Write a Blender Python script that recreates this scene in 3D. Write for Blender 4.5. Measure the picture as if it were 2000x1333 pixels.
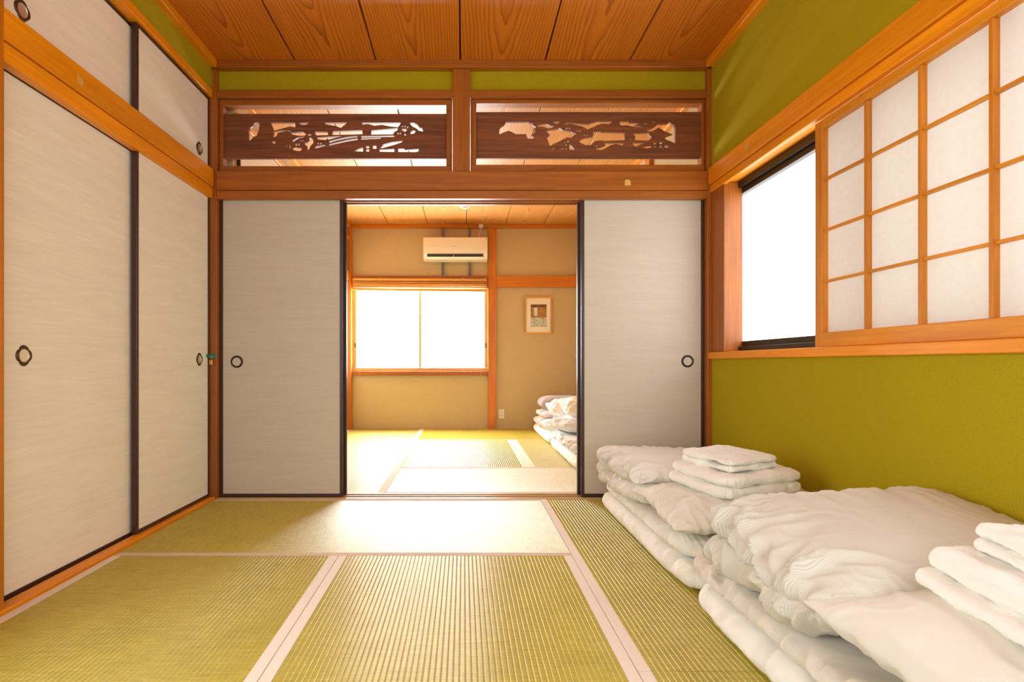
import bpy, bmesh, math, random
import numpy as np
from mathutils import Vector

scene = bpy.context.scene
col = scene.collection
for o in list(bpy.data.objects):
    bpy.data.objects.remove(o)

# ------------------------------------------------------------------ camera
F = 1074.0            # focal length in pixels of the 2000 px wide frame
EYE = 0.79
cd = bpy.data.cameras.new('camera')
cd.sensor_fit = 'HORIZONTAL'
cd.sensor_width = 36.0
cd.lens = F / 2000.0 * 36.0
cd.shift_x = 95.0 / 2000.0
cd.shift_y = 44.5 / 2000.0
cd.clip_start = 0.02
cam = bpy.data.objects.new('camera', cd)
cam.location = (0, 0, EYE)
cam.rotation_euler = (math.pi / 2, 0, 0)
col.objects.link(cam)
scene.camera = cam

# ------------------------------------------------------------------ light
world = bpy.data.worlds.new('sky')
scene.world = world
world.use_nodes = True
bg = world.node_tree.nodes['Background']
bg.inputs[0].default_value = (0.92, 0.96, 1.0, 1)
bg.inputs[1].default_value = 1.2

E_FAR = 26.0          # daylight in the far window's panes
E_RIGHT = 3.0         # daylight in the frosted window on the right
E_LEFT = 4.6          # daylight in the window of the left wall, beside the camera


def area(name, loc, rot, sx, sy, power, color=(1, 1, 1)):
    l = bpy.data.lights.new(name, 'AREA')
    l.shape = 'RECTANGLE'
    l.size, l.size_y, l.energy, l.color = sx, sy, power, color
    o = bpy.data.objects.new(name, l)
    o.location, o.rotation_euler = loc, rot
    col.objects.link(o)
    return o


# fill light added behind the camera, as daylight from an unseen doorway
area('doorway_fill_light', (0, -0.66, 1.15), (math.pi / 2, 0, 0), 2.5, 2.1, 16, (0.86, 0.94, 1.0))

vs = scene.view_settings
vs.view_transform = 'Standard'
vs.look = 'None'
vs.gamma = 1.0
vs.use_curve_mapping = False
vs.exposure = 0.42
scene.display_settings.display_device = 'sRGB'
try:
    scene.cycles.use_denoising = True
    scene.cycles.max_bounces = 10
    scene.cycles.diffuse_bounces = 7
    scene.cycles.transmission_bounces = 6
    scene.cycles.sample_clamp_indirect = 8.0
    scene.cycles.caustics_reflective = False
    scene.cycles.caustics_refractive = False
except Exception:
    pass


# ------------------------------------------------------------------ helpers
def P(px, py, d):
    """point seen at pixel px,py of the 2000x1333 frame at distance d"""
    return ((px - 905.0) * d / F, d, EYE - (py - 711.0) * d / F)


def tag(o, label=None, cat=None, group=None, kind=None):
    if label: o['label'] = label
    if cat: o['category'] = cat
    if group: o['group'] = group
    if kind: o['kind'] = kind
    return o


def thing(name, loc, label, cat, group=None):
    o = bpy.data.objects.new(name, None)
    o.empty_display_size = 0.05
    o.location = loc
    col.objects.link(o)
    o['_w'] = list(loc)
    return tag(o, label, cat, group)


def mesh_obj(name, verts, faces, mat, parent=None, smooth=False, uv=None):
    """one mesh object; verts are world coordinates"""
    v = np.asarray(verts, dtype=float)
    if parent is not None:
        org = np.array(parent['_w'])
        loc = (0, 0, 0)
        w = list(org)
    else:
        lo, hi = v.min(0), v.max(0)
        org = np.array([(lo[0] + hi[0]) / 2, (lo[1] + hi[1]) / 2, lo[2]])
        loc = tuple(org)
        w = list(org)
    me = bpy.data.meshes.new(name)
    me.from_pydata((v - org).tolist(), [], [tuple(f) for f in faces])
    me.update()
    if uv is not None:
        ul = me.uv_layers.new(name='cloth')
        li = np.empty(len(me.loops), dtype=np.int32)
        me.loops.foreach_get('vertex_index', li)
        ul.data.foreach_set('uv', np.asarray(uv, dtype=np.float32)[li].ravel())
    if mat: me.materials.append(mat)
    if smooth:
        me.polygons.foreach_set('use_smooth', [True] * len(me.polygons))
    o = bpy.data.objects.new(name, me)
    o.location = loc
    col.objects.link(o)
    if parent is not None:
        o.parent = parent
    o['_w'] = [float(a) for a in w]
    return o


def box_vf(x0, x1, y0, y1, z0, z1, b=0.0):
    if x1 < x0: x0, x1 = x1, x0
    if y1 < y0: y0, y1 = y1, y0
    if z1 < z0: z0, z1 = z1, z0
    bm = bmesh.new()
    bmesh.ops.create_cube(bm, size=1.0)
    for v in bm.verts:
        v.co = Vector(((x0 + x1) / 2 + v.co.x * (x1 - x0), (y0 + y1) / 2 + v.co.y * (y1 - y0), (z0 + z1) / 2 + v.co.z * (z1 - z0)))
    if b > 0:
        b = min(b, 0.45 * min(x1 - x0, y1 - y0, z1 - z0))
        bmesh.ops.bevel(bm, geom=list(bm.edges), offset=b, segments=1, affect='EDGES', profile=0.5)
    bm.verts.index_update()
    vs_ = [tuple(v.co) for v in bm.verts]
    fs = [tuple(v.index for v in f.verts) for f in bm.faces]
    bm.free()
    return vs_, fs


def box(name, x0, x1, y0, y1, z0, z1, mat, parent=None, b=0.0):
    v, f = box_vf(x0, x1, y0, y1, z0, z1, b)
    return mesh_obj(name, v, f, mat, parent)


def join_vf(parts):
    V, Fc = [], []
    for v, f in parts:
        n = len(V)
        V += [tuple(a) for a in v]
        Fc += [tuple(i + n for i in q) for q in f]
    return V, Fc


def tube_vf(pts, r, seg=8, closed=False):
    pts = [Vector(p) for p in pts]
    V, Fc = [], []
    n = len(pts)
    for i, p in enumerate(pts):
        if closed:
            t = pts[(i + 1) % n] - pts[i - 1]
        else:
            t = pts[min(i + 1, n - 1)] - pts[max(i - 1, 0)]
        t.normalize()
        a = t.orthogonal().normalized() if abs(t.z) > 0.9 else t.cross(Vector((0, 0, 1))).normalized()
        b = t.cross(a)
        for k in range(seg):
            an = 2 * math.pi * k / seg
            V.append(tuple(p + a * math.cos(an) * r + b * math.sin(an) * r))
    m = n if closed else n - 1
    for i in range(m):
        for k in range(seg):
            j = (i + 1) % n
            Fc.append((i * seg + k, i * seg + (k + 1) % seg, j * seg + (k + 1) % seg, j * seg + k))
    if not closed:
        Fc.append(tuple(range(seg))[::-1])
        Fc.append(tuple((n - 1) * seg + k for k in range(seg)))
    return V, Fc


NT = [0]


def trim(x0, x1, y0, y1, z0, z1, mat, b=0.003):
    NT[0] += 1
    return tag(box('trim_%d' % NT[0], x0, x1, y0, y1, z0, z1, mat, None, b), kind='structure')


def struct(o):
    return tag(o, kind='structure')


# ------------------------------------------------------------------ materials
class NB:
    def __init__(s, name):
        s.m = bpy.data.materials.new(name)
        s.m.use_nodes = True
        s.t = s.m.node_tree
        s.n = s.t.nodes
        s.b = s.n['Principled BSDF']

    def node(s, typ, **kw):
        n = s.n.new(typ)
        for k, v in kw.items():
            setattr(n, k, v)
        return n

    def link(s, a, b):
        s.t.links.new(a, b)

    def coords(s, scale=(1, 1, 1), kind='Object', rnd=True):
        tc = s.node('ShaderNodeTexCoord')
        mp = s.node('ShaderNodeMapping')
        mp.inputs['Scale'].default_value = scale
        if rnd:
            oi = s.node('ShaderNodeObjectInfo')
            mu = s.node('ShaderNodeVectorMath', operation='MULTIPLY_ADD')
            s.link(oi.outputs['Random'], mu.inputs[0])
            mu.inputs[1].default_value = (7.3, 5.1, 9.7)
            s.link(tc.outputs[kind], mu.inputs[2])
            s.link(mu.outputs[0], mp.inputs['Vector'])
        else:
            s.link(tc.outputs[kind], mp.inputs['Vector'])
        return mp.outputs[0]

    def noise(s, vec, scale, detail=3.0, rough=0.55, dist=0.0):
        n = s.node('ShaderNodeTexNoise')
        n.inputs['Scale'].default_value = scale
        n.inputs['Detail'].default_value = detail
        n.inputs['Roughness'].default_value = rough
        n.inputs['Distortion'].default_value = dist
        s.link(vec, n.inputs['Vector'])
        return n.outputs['Fac']

    def ramp(s, fac, stops):
        r = s.node('ShaderNodeValToRGB')
        el = r.color_ramp.elements
        el[0].position, el[0].color = stops[0][0], (*stops[0][1], 1)
        el[1].position, el[1].color = stops[-1][0], (*stops[-1][1], 1)
        for p, c in stops[1:-1]:
            e = el.new(p)
            e.color = (*c, 1)
        s.link(fac, r.inputs['Fac'])
        return r.outputs['Color']

    def mix(s, a, b, fac, mode='MIX'):
        m = s.node('ShaderNodeMix', data_type='RGBA', blend_type=mode)
        for sock, val in ((m.inputs[6], a), (m.inputs[7], b), (m.inputs[0], fac)):
            if hasattr(val, 'is_linked'):
                s.link(val, sock)
            elif isinstance(val, tuple):
                sock.default_value = (*val, 1)
            else:
                sock.default_value = val
        return m.outputs[2]

    def bump(s, h, strength=0.2, dist=0.002):
        b = s.node('ShaderNodeBump')
        b.inputs['Strength'].default_value = strength
        b.inputs['Distance'].default_value = dist
        s.link(h, b.inputs['Height'])
        s.link(b.outputs['Normal'], s.b.inputs['Normal'])

    def base(s, c):
        if isinstance(c, tuple):
            s.b.inputs['Base Color'].default_value = (*c, 1)
        else:
            s.link(c, s.b.inputs['Base Color'])

    def set(s, **kw):
        for k, v in kw.items():
            s.b.inputs[k.replace('_', ' ')].default_value = v
        return s


def plain(name, c, rough=0.5, metal=0.0, spec=0.5):
    n = NB(name)
    n.base(c)
    n.set(Roughness=rough, Metallic=metal)
    n.b.inputs['Specular IOR Level'].default_value = spec
    return n.m


def wood(name, dark, light, axis='X', rough=0.42, knots=True):
    n = NB(name)
    k = {'X': (0.05, 1, 1), 'Y': (1, 0.05, 1), 'Z': (1, 1, 0.05)}[axis]
    v = n.coords(k)
    f = n.noise(v, 60, 5, 0.6, 0.6)
    c = n.ramp(f, [(0.3, dark), (0.52, tuple((a + b) / 2 for a, b in zip(dark, light))), (0.72, light)])
    f2 = n.noise(n.coords({'X': (0.3, 2, 2), 'Y': (2, 0.3, 2), 'Z': (2, 2, 0.3)}[axis]), 3, 2)
    c = n.mix(c, n.ramp(f2, [(0.35, (0.72, 0.72, 0.72)), (0.65, (1.1, 1.05, 1.0))]), 0.55, 'MULTIPLY')
    n.base(c)
    n.set(Roughness=rough)
    n.bump(f, 0.08, 0.001)
    return n.m


def ceiling_wood(name, dark, light):
    n = NB(name)
    tc = n.node('ShaderNodeTexCoord')
    oi = n.node('ShaderNodeObjectInfo')
    # each board: long flame figure, rings round a pith lying along the board
    rn = n.node('ShaderNodeMath', operation='MULTIPLY_ADD')
    n.link(oi.outputs['Random'], rn.inputs[0])
    rn.inputs[1].default_value = 2.2
    rn.inputs[2].default_value = -1.5
    cx = n.node('ShaderNodeCombineXYZ')
    n.link(rn.outputs[0], cx.inputs['Y'])
    ad = n.node('ShaderNodeVectorMath', operation='ADD')
    n.link(tc.outputs['Object'], ad.inputs[0])
    n.link(cx.outputs[0], ad.inputs[1])
    mp = n.node('ShaderNodeMapping')
    mp.inputs['Scale'].default_value = (1, 0.045, 0)
    n.link(ad.outputs[0], mp.inputs['Vector'])
    nz = n.node('ShaderNodeTexNoise')
    nz.inputs['Scale'].default_value = 7
    nz.inputs['Detail'].default_value = 3
    mp2 = n.node('ShaderNodeMapping')
    mp2.inputs['Scale'].default_value = (1, 0.22, 1)
    n.link(ad.outputs[0], mp2.inputs['Vector'])
    n.link(mp2.outputs[0], nz.inputs['Vector'])
    sc = n.node('ShaderNodeVectorMath', operation='MULTIPLY_ADD')
    n.link(nz.outputs['Color'], sc.inputs[0])
    sc.inputs[1].default_value = (0.035, 0.035, 0)
    n.link(mp.outputs[0], sc.inputs[2])
    wv = n.node('ShaderNodeTexWave', wave_type='RINGS', rings_direction='Z', wave_profile='SAW')
    wv.inputs['Scale'].default_value = 22
    wv.inputs['Distortion'].default_value = 0.6
    wv.inputs['Detail'].default_value = 2
    n.link(sc.outputs[0], wv.inputs['Vector'])
    mid = tuple(a * 0.35 + b * 0.65 for a, b in zip(dark, light))
    c = n.ramp(wv.outputs['Fac'], [(0.0, light), (0.45, light), (0.8, mid), (0.96, tuple(a * 0.8 + b * 0.2 for a, b in zip(dark, light))), (1.0, mid)])
    f2 = n.noise(n.coords((1, 0.03, 1)), 90, 4)
    c = n.mix(c, n.ramp(f2, [(0.3, (0.82, 0.8, 0.78)), (0.7, (1.05, 1.05, 1.05))]), 0.8, 'MULTIPLY')
    n.base(c)
    n.set(Roughness=0.48)
    return n.m


def plaster(name, c, grain=260):
    n = NB(name)
    v = n.coords(rnd=False)
    f = n.noise(v, grain, 3, 0.7)
    cc = n.ramp(f, [(0.3, tuple(a * 0.86 for a in c)), (0.7, tuple(min(1, a * 1.12) for a in c))])
    n.base(cc)
    n.set(Roughness=0.85)
    n.b.inputs['Specular IOR Level'].default_value = 0.25
    n.bump(f, 0.5, 0.0025)
    return n.m


def paper_cloth(name, c, axis):
    """fusuma paper: woven threads running sideways"""
    n = NB(name)
    k = {'X': (0.035, 1, 1), 'Y': (1, 0.035, 1)}[axis]
    f = n.noise(n.coords(k), 170, 3, 0.6)
    g = n.noise(n.coords({'X': (0.12, 1, 1), 'Y': (1, 0.12, 1)}[axis]), 22, 2)
    cc = n.ramp(f, [(0.3, tuple(a * 0.95 for a in c)), (0.6, c), (0.78, tuple(min(1, a * 1.09) for a in c))])
    n.base(n.mix(cc, n.ramp(g, [(0.3, (0.95, 0.95, 0.95)), (0.7, (1.03, 1.03, 1.03))]), 0.7, 'MULTIPLY'))
    n.set(Roughness=0.8)
    n.b.inputs['Specular IOR Level'].default_value = 0.2
    n.bump(f, 0.2, 0.001)
    return n.m


def rush(name, rib_axis):
    n = NB(name)
    # rushes lie across the ribs
    k = (1, 0.03, 1) if rib_axis == 'X' else (0.03, 1, 1)
    f = n.noise(n.coords(k), 330, 3, 0.65)
    g = n.noise(n.coords((1, 1, 1)), 6, 3)
    h = n.noise(n.coords((1, 0.25, 1) if rib_axis == 'X' else (0.25, 1, 1)), 120, 2)
    c = n.ramp(f, [(0.25, (0.34, 0.265, 0.020)), (0.5, (0.52, 0.43, 0.050)), (0.75, (0.61, 0.52, 0.10))])
    c = n.mix(c, n.ramp(h, [(0.3, (0.8, 0.8, 0.72)), (0.7, (1.1, 1.1, 1.06))]), 0.7, 'MULTIPLY')
    c = n.mix(c, n.ramp(g, [(0.3, (0.93, 0.92, 0.9)), (0.7, (1.05, 1.05, 1.06))]), 0.8, 'MULTIPLY')
    n.base(c)
    n.set(Roughness=0.47 if rib_axis == 'X' else 0.40, Anisotropic=0.96 if rib_axis == 'X' else 0.85)
    n.b.inputs['Specular IOR Level'].default_value = 1.0
    cx = n.node('ShaderNodeCombineXYZ')
    cx.inputs['X' if rib_axis == 'X' else 'Y'].default_value = 1.0
    n.link(cx.outputs[0], n.b.inputs['Tangent'])
    n.bump(f, 0.25, 0.0015)
    return n.m


def fabric(name, c, stripe=None, axis=1, pitch=0.006, rough=0.85, bump=0.15, bscale=700):
    n = NB(name)
    v = n.coords(rnd=False)
    if stripe:
        vu = n.coords(kind='UV', rnd=False) if axis == 'V' else v
        wv = n.node('ShaderNodeTexWave', wave_type='BANDS', bands_direction='Y' if axis == 'V' else 'XYZ'[axis], wave_profile='SIN')
        wv.inputs['Scale'].default_value = 2 * math.pi / pitch / 20.0
        n.link(vu, wv.inputs['Vector'])
        n.base(n.ramp(wv.outputs['Fac'], [(0.35, stripe), (0.65, c)]))
    else:
        n.base(c)
    f = n.noise(v, bscale, 2)
    n.bump(f, bump, 0.001)
    n.set(Roughness=rough)
    n.b.inputs['Sheen Weight'].default_value = 0.15
    n.b.inputs['Specular IOR Level'].default_value = 0.2
    return n.m


def glow(name, c, e):
    n = NB(name)
    n.base((0.8, 0.8, 0.8))
    n.b.inputs['Emission Color'].default_value = (*c, 1)
    n.b.inputs['Emission Strength'].default_value = e
    n.set(Roughness=0.5)
    return n.m


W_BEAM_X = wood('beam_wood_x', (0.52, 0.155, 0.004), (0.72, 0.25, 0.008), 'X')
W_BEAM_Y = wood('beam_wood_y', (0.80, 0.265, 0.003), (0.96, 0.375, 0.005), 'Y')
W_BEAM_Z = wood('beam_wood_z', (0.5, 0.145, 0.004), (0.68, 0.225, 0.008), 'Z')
W_PART_X = wood('lintel_wood_shaded_x', (0.3, 0.085, 0.006), (0.46, 0.145, 0.012), 'X')  # reddish-brown timber, the backlit partition's shade put into its colour
W_PART_Z = wood('post_wood_shaded_z', (0.28, 0.08, 0.006), (0.44, 0.135, 0.012), 'Z')  # posts darkened likewise, backlit shade in the wood colour
W_SHOJI_Y = wood('shoji_wood_y', (0.66, 0.235, 0.008), (0.88, 0.39, 0.02), 'Y')
W_SHOJI_Z = wood('shoji_wood_z', (0.56, 0.185, 0.007), (0.78, 0.3, 0.015), 'Z')
W_CARVE = wood('carved_cedar', (0.13, 0.035, 0.010), (0.30, 0.095, 0.025), 'X', 0.55)
W_PALE_X = wood('pale_sash_wood_x', (0.52, 0.33, 0.13), (0.72, 0.52, 0.26), 'X')
W_PALE_Z = wood('pale_sash_wood_z', (0.52, 0.33, 0.13), (0.72, 0.52, 0.26), 'Z')
W_BAMBOO = wood('bamboo', (0.60, 0.31, 0.05), (0.84, 0.50, 0.12), 'X')
W_BOARD = ceiling_wood('ceiling_cedar', (0.32, 0.070, 0.003), (0.66, 0.205, 0.010))
W_BOARD2 = ceiling_wood('ceiling_cedar_light', (0.42, 0.15, 0.03), (0.66, 0.33, 0.09))
M_GREEN = plaster('olive_plaster', (0.42, 0.34, 0.003))
M_YELLOW = plaster('ochre_plaster', (0.57, 0.46, 0.28))
M_LACQ = plain('dark_lacquer', (0.05, 0.022, 0.014), 0.35)
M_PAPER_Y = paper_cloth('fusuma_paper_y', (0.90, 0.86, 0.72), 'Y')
M_PAPER_X = paper_cloth('fusuma_paper_shaded_x', (0.60, 0.545, 0.435), 'X')  # partition doors: shadow on the paper put into a darker colour
M_DARK = plain('dark_void', (0.03, 0.02, 0.015), 0.8)
M_ALU = plain('bronze_aluminium', (0.035, 0.024, 0.014), 0.4, 0.4)
M_BRONZE = plain('bronze', (0.11, 0.065, 0.03), 0.4, 0.7)
M_BLACKM = plain('black_bronze', (0.03, 0.025, 0.022), 0.4, 0.6)
M_CUP = plain('polished_cup', (0.80, 0.76, 0.68), 0.38, 0.85)
M_RUSH_X = rush('rush_ribs_along_x', 'X')
M_RUSH_Y = rush('rush_ribs_along_y', 'Y')
M_BORDER = fabric('tatami_border_cloth', (0.84, 0.75, 0.64), (0.77, 0.67, 0.55), 1, 0.008)  # cloth whitened, the sheen on it put into the colour
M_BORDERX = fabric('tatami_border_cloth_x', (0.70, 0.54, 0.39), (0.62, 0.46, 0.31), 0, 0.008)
M_GAP = plain('mat_underside', (0.10, 0.07, 0.03), 0.9)
M_SUB = wood('subfloor_wood', (0.2, 0.1, 0.04), (0.35, 0.2, 0.09), 'Y')
M_GLASS_R = glow('frosted_glass_daylight', (0.90, 0.96, 1.0), E_RIGHT)
M_GLASS_F = glow('far_window_daylight', (0.92, 0.965, 1.0), E_FAR)
M_WHITE = plain('white_plastic', (0.80, 0.78, 0.74), 0.35)
M_GREY = plain('grey_steel', (0.36, 0.36, 0.35), 0.4, 0.6)
M_PATCH = plain('pale_wood_patch', (0.70, 0.42, 0.10), 0.5)
M_WIRE = plain('lattice_wire', (0.25, 0.25, 0.24), 0.5)
M_BRASS = plain('brass', (0.72, 0.45, 0.08), 0.3, 0.9)
M_GREENM = plain('green_enamel', (0.02, 0.22, 0.12), 0.4)
M_CHROME = plain('chrome', (0.7, 0.7, 0.7), 0.2, 1.0)
M_WALLWHITE = plain('cupboard_paper', (0.74, 0.66, 0.52), 0.6)

# shoji paper: thin sheet that passes daylight
nb = NB('shoji_paper')
f_ = nb.noise(nb.coords((1, 1, 1)), 45, 4)
tr = nb.node('ShaderNodeBsdfTranslucent')
tr.inputs['Color'].default_value = (0.84, 0.83, 0.80, 1)
nb.base(nb.ramp(f_, [(0.3, (0.83, 0.82, 0.79)), (0.7, (0.87, 0.86, 0.83))]))
nb.set(Roughness=0.8)
mx = nb.node('ShaderNodeMixShader')
mx.inputs[0].default_value = 0.2
nb.link(nb.b.outputs[0], mx.inputs[1])
nb.link(tr.outputs[0], mx.inputs[2])
nb.link(mx.outputs[0], nb.n['Material Output'].inputs['Surface'])
M_SHOJI = nb.m

F_MATT = fabric('white_cotton', (0.86, 0.86, 0.81))
F_PAD = fabric('beige_pad_cotton', (0.755, 0.725, 0.65), (0.685, 0.645, 0.56), 'V', 0.0036)
F_DUVET = fabric('striped_duvet_cotton', (0.735, 0.725, 0.655), (0.635, 0.605, 0.51), 'V', 0.0034)
F_DUVET0 = fabric('cream_duvet_cotton', (0.80, 0.79, 0.73))
F_PILLOW = fabric('ivory_pillow_cotton', (0.79, 0.785, 0.705), (0.75, 0.735, 0.645), 'V', 0.0032)
F_TERRY = fabric('white_terry', (0.90, 0.905, 0.85), None, 1, 0.01, 0.95, 0.9, 420)
F_BLUE = fabric('blue_white_cotton', (0.74, 0.78, 0.82))
F_GREYB = fabric('grey_mauve_blanket', (0.42, 0.37, 0.37), (0.38, 0.33, 0.33), 'V', 0.01, 0.95, 0.4, 300)
F_WHITE = fabric('bright_white_cotton', (0.86, 0.86, 0.85))

# ------------------------------------------------------------------ room shell
XL, XR = -1.47, 1.448
YP = 3.22          # room side of the partition
YB = 6.68          # far wall of the second room
CZ = 2.556         # ceiling of the near room
CZ2 = 2.475        # ceiling of the second room

struct(box('floor', -1.75, 1.75, -2.0, 6.9, -0.12, -0.035, M_SUB))
ceil1 = struct(box('ceiling', -1.75, 1.75, -2.0, 3.34, CZ + 0.018, CZ + 0.1, M_DARK))
ceil2 = struct(box('ceiling.001', -1.75, 1.75, 3.34, 6.9, CZ2 + 0.018, CZ2 + 0.18, M_DARK))
EDG = [-1.46] + [(px - 905) / 333.5 for px in (578, 735, 899, 1064, 1228)] + [1.44]
for i in range(6):
    v, f = box_vf(EDG[i] + 0.004, EDG[i + 1] - 0.004, -2.0, 3.30, CZ, CZ + 0.016, 0.002)
    ob = mesh_obj('ceiling_board', v, f, None, None)
    # own origin per board so the figure of the grain differs
    ob.data.materials.append(W_BOARD)
    ob.parent = ceil1
    ob.location = Vector(ob['_w']) - Vector(ceil1['_w'])
E2 = [-1.42] + [(px - 905) / 161.0 for px in (759.6, 835, 911, 987, 1061)] + [1.46]
for i in range(6):
    v, f = box_vf(E2[i] + 0.003, E2[i + 1] - 0.003, 3.35, 6.7, CZ2, CZ2 + 0.016, 0.002)
    ob = mesh_obj('ceiling_board', v, f, W_BOARD2, None)
    ob.parent = ceil2
    ob.location = Vector(ob['_w']) - Vector(ceil2['_w'])

LY0, LY1, LZ0, LZ1 = 0.10, 1.50, 0.40, 1.75
# left side: plaster near the camera, closet recess, plaster strip over the cupboards
v, f = join_vf([box_vf(-1.68, XL, -2.0, LY0, -0.03, CZ + 0.02), box_vf(-1.68, XL, LY1, 1.70, -0.03, CZ + 0.02),
                box_vf(-1.68, XL, LY0, LY1, -0.03, LZ0), box_vf(-1.68, XL, LY0, LY1, LZ1, CZ + 0.02), box_vf(-1.68, XL, 1.70, 3.34, 2.375, CZ + 0.02),
                box_vf(-1.72, -1.64, 1.70, 3.34, -0.03, 2.4)])
struct(mesh_obj('wall_left', v, f, M_GREEN))
# right side wall round the window
WY0, WY1 = -0.30, 3.05  # near end of the window lengthened out of view to light the left wall
v, f = join_vf([box_vf(XR, 1.64, -2.0, 3.34, -0.03, 0.825), box_vf(XR, 1.64, -2.0, 3.34, 1.86, CZ + 0.02),
                box_vf(XR, 1.64, -2.0, WY0, 0.825, 1.86)])
struct(mesh_obj('wall_right', v, f, M_GREEN))
# behind the camera: unseen wall, its wide doorway opened for the fill light
v, f = join_vf([box_vf(-1.75, -1.28, -0.75, -0.65, -0.03, CZ + 0.02), box_vf(1.28, 1.75, -0.75, -0.65, -0.03, CZ + 0.02),
                box_vf(-1.28, 1.28, -0.75, -0.65, 2.2, CZ + 0.02)])
struct(mesh_obj('wall_back', v, f, M_GREEN))
# partition: strips of plaster above the transom
v, f = join_vf([box_vf(-1.44, 1.424, 3.24, 3.32, 2.39, 2.72)])
struct(mesh_obj('wall_partition', v, f, M_GREEN))
# second room
struct(box('wall_left.001', -1.62, -1.40, 3.34, 6.9, -0.03, 2.7, M_YELLOW))
struct(box('wall_right.001', 1.45, 1.62, 3.34, 6.9, -0.03, 2.7, M_YELLOW))
FX0, FX1, FZ0, FZ1 = -1.335, 0.285, 0.70, 1.705
v, f = join_vf([box_vf(-1.62, 1.62, YB, 6.9, -0.03, FZ0), box_vf(-1.62, 1.62, YB, 6.9, FZ1, 2.7),
                box_vf(-1.62, FX0, YB, 6.9, FZ0, FZ1), box_vf(FX1, 1.62, YB, 6.9, FZ0, FZ1)])
struct(mesh_obj('wall_far', v, f, M_YELLOW))

# ---- timber of the near room
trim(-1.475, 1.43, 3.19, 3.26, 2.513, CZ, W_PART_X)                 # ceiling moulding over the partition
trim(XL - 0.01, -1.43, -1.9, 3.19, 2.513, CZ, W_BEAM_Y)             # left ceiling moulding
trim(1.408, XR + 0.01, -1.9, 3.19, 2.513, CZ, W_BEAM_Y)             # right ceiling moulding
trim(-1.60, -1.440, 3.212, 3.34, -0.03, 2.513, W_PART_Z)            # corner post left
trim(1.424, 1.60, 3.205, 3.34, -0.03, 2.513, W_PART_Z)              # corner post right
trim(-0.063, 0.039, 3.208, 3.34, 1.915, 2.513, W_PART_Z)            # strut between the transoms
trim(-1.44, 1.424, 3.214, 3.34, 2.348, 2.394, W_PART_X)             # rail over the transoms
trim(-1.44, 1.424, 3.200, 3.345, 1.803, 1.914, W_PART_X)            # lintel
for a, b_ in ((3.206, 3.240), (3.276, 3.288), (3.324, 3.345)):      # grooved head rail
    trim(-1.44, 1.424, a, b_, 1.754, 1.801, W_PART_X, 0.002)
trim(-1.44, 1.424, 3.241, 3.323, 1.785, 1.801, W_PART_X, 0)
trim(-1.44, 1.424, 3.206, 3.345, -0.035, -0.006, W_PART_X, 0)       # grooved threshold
for a, b_ in ((3.206, 3.240), (3.276, 3.288), (3.324, 3.345)):
    trim(-1.44, 1.424, a, b_, -0.005, 0.003, W_PALE_X, 0.001)
# left side timber
trim(-1.60, -1.456, 1.70, 3.205, 1.822, 1.925, W_BEAM_Y)            # left beam
trim(-1.505, -1.462, 1.70, 3.205, 1.756, 1.819, W_BEAM_Y)           # grooved head under the beam
trim(-1.60, -1.506, 1.70, 3.205, 1.776, 1.82, W_BEAM_Y, 0)
trim(-1.60, -1.462, 1.70, 3.205, 2.343, 2.386, W_BEAM_Y)            # rail over the cupboards
trim(-1.62, -1.445, 1.70, 3.205, -0.035, 0.004, W_BEAM_Y, 0.001)    # threshold of the closet
trim(-1.497, -1.447, 1.70, 3.205, 0.005, 0.014, W_BEAM_Y, 0.001)
trim(-1.62, -1.455, 1.62, 1.744, -0.03, 2.513, W_BEAM_Z)            # post at the picture's left edge
# right side timber
trim(1.425, 1.60, -1.9, 3.204, 1.832, 1.928, W_BEAM_Y)              # right beam
trim(1.437, 1.463, -1.9, 3.204, 1.788, 1.830, W_BEAM_Y)             # grooved head of the window
trim(1.464, 1.60, -1.9, 3.204, 1.802, 1.830, W_BEAM_Y, 0)
trim(1.445, 1.55, WY1, 3.204, 0.859, 1.800, W_PART_Z)               # window post
trim(1.427, 1.60, WY0 - 0.1, 3.204, 0.818, 0.857, W_BEAM_Y)         # window sill

# ---- second room's timber
trim(-1.40, -1.348, 6.60, YB, -0.03, 2.43, W_BEAM_Z)
trim((953 - 905) / 161.0, (969 - 905) / 161.0, 6.645, YB, -0.03, 2.43, W_BEAM_Z)
trim(-1.40, 1.45, 6.625, YB, 2.43, CZ2, W_BEAM_X)
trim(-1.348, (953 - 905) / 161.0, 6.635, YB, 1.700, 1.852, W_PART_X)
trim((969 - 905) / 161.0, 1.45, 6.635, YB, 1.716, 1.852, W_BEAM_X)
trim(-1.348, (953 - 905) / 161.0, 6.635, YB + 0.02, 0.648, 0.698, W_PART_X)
trim(-1.40, -1.36, 3.35, 6.6, 2.43, CZ2, W_BEAM_Y)
trim(1.41, 1.45, 3.35, 6.6, 2.43, CZ2, W_BEAM_Y)
trim(-1.40, -1.37, 3.35, 6.6, 1.80, 1.90, W_BEAM_Y)
trim(-1.40, -1.37, 3.35, 6.6, 2.28, 2.32, W_BEAM_Y)
trim(1.42, 1.45, 3.35, 6.6, 1.80, 1.90, W_BEAM_Y)
trim(1.42, 1.45, 4.2, 4.3, -0.03, 2.43, W_BEAM_Z)

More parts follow.
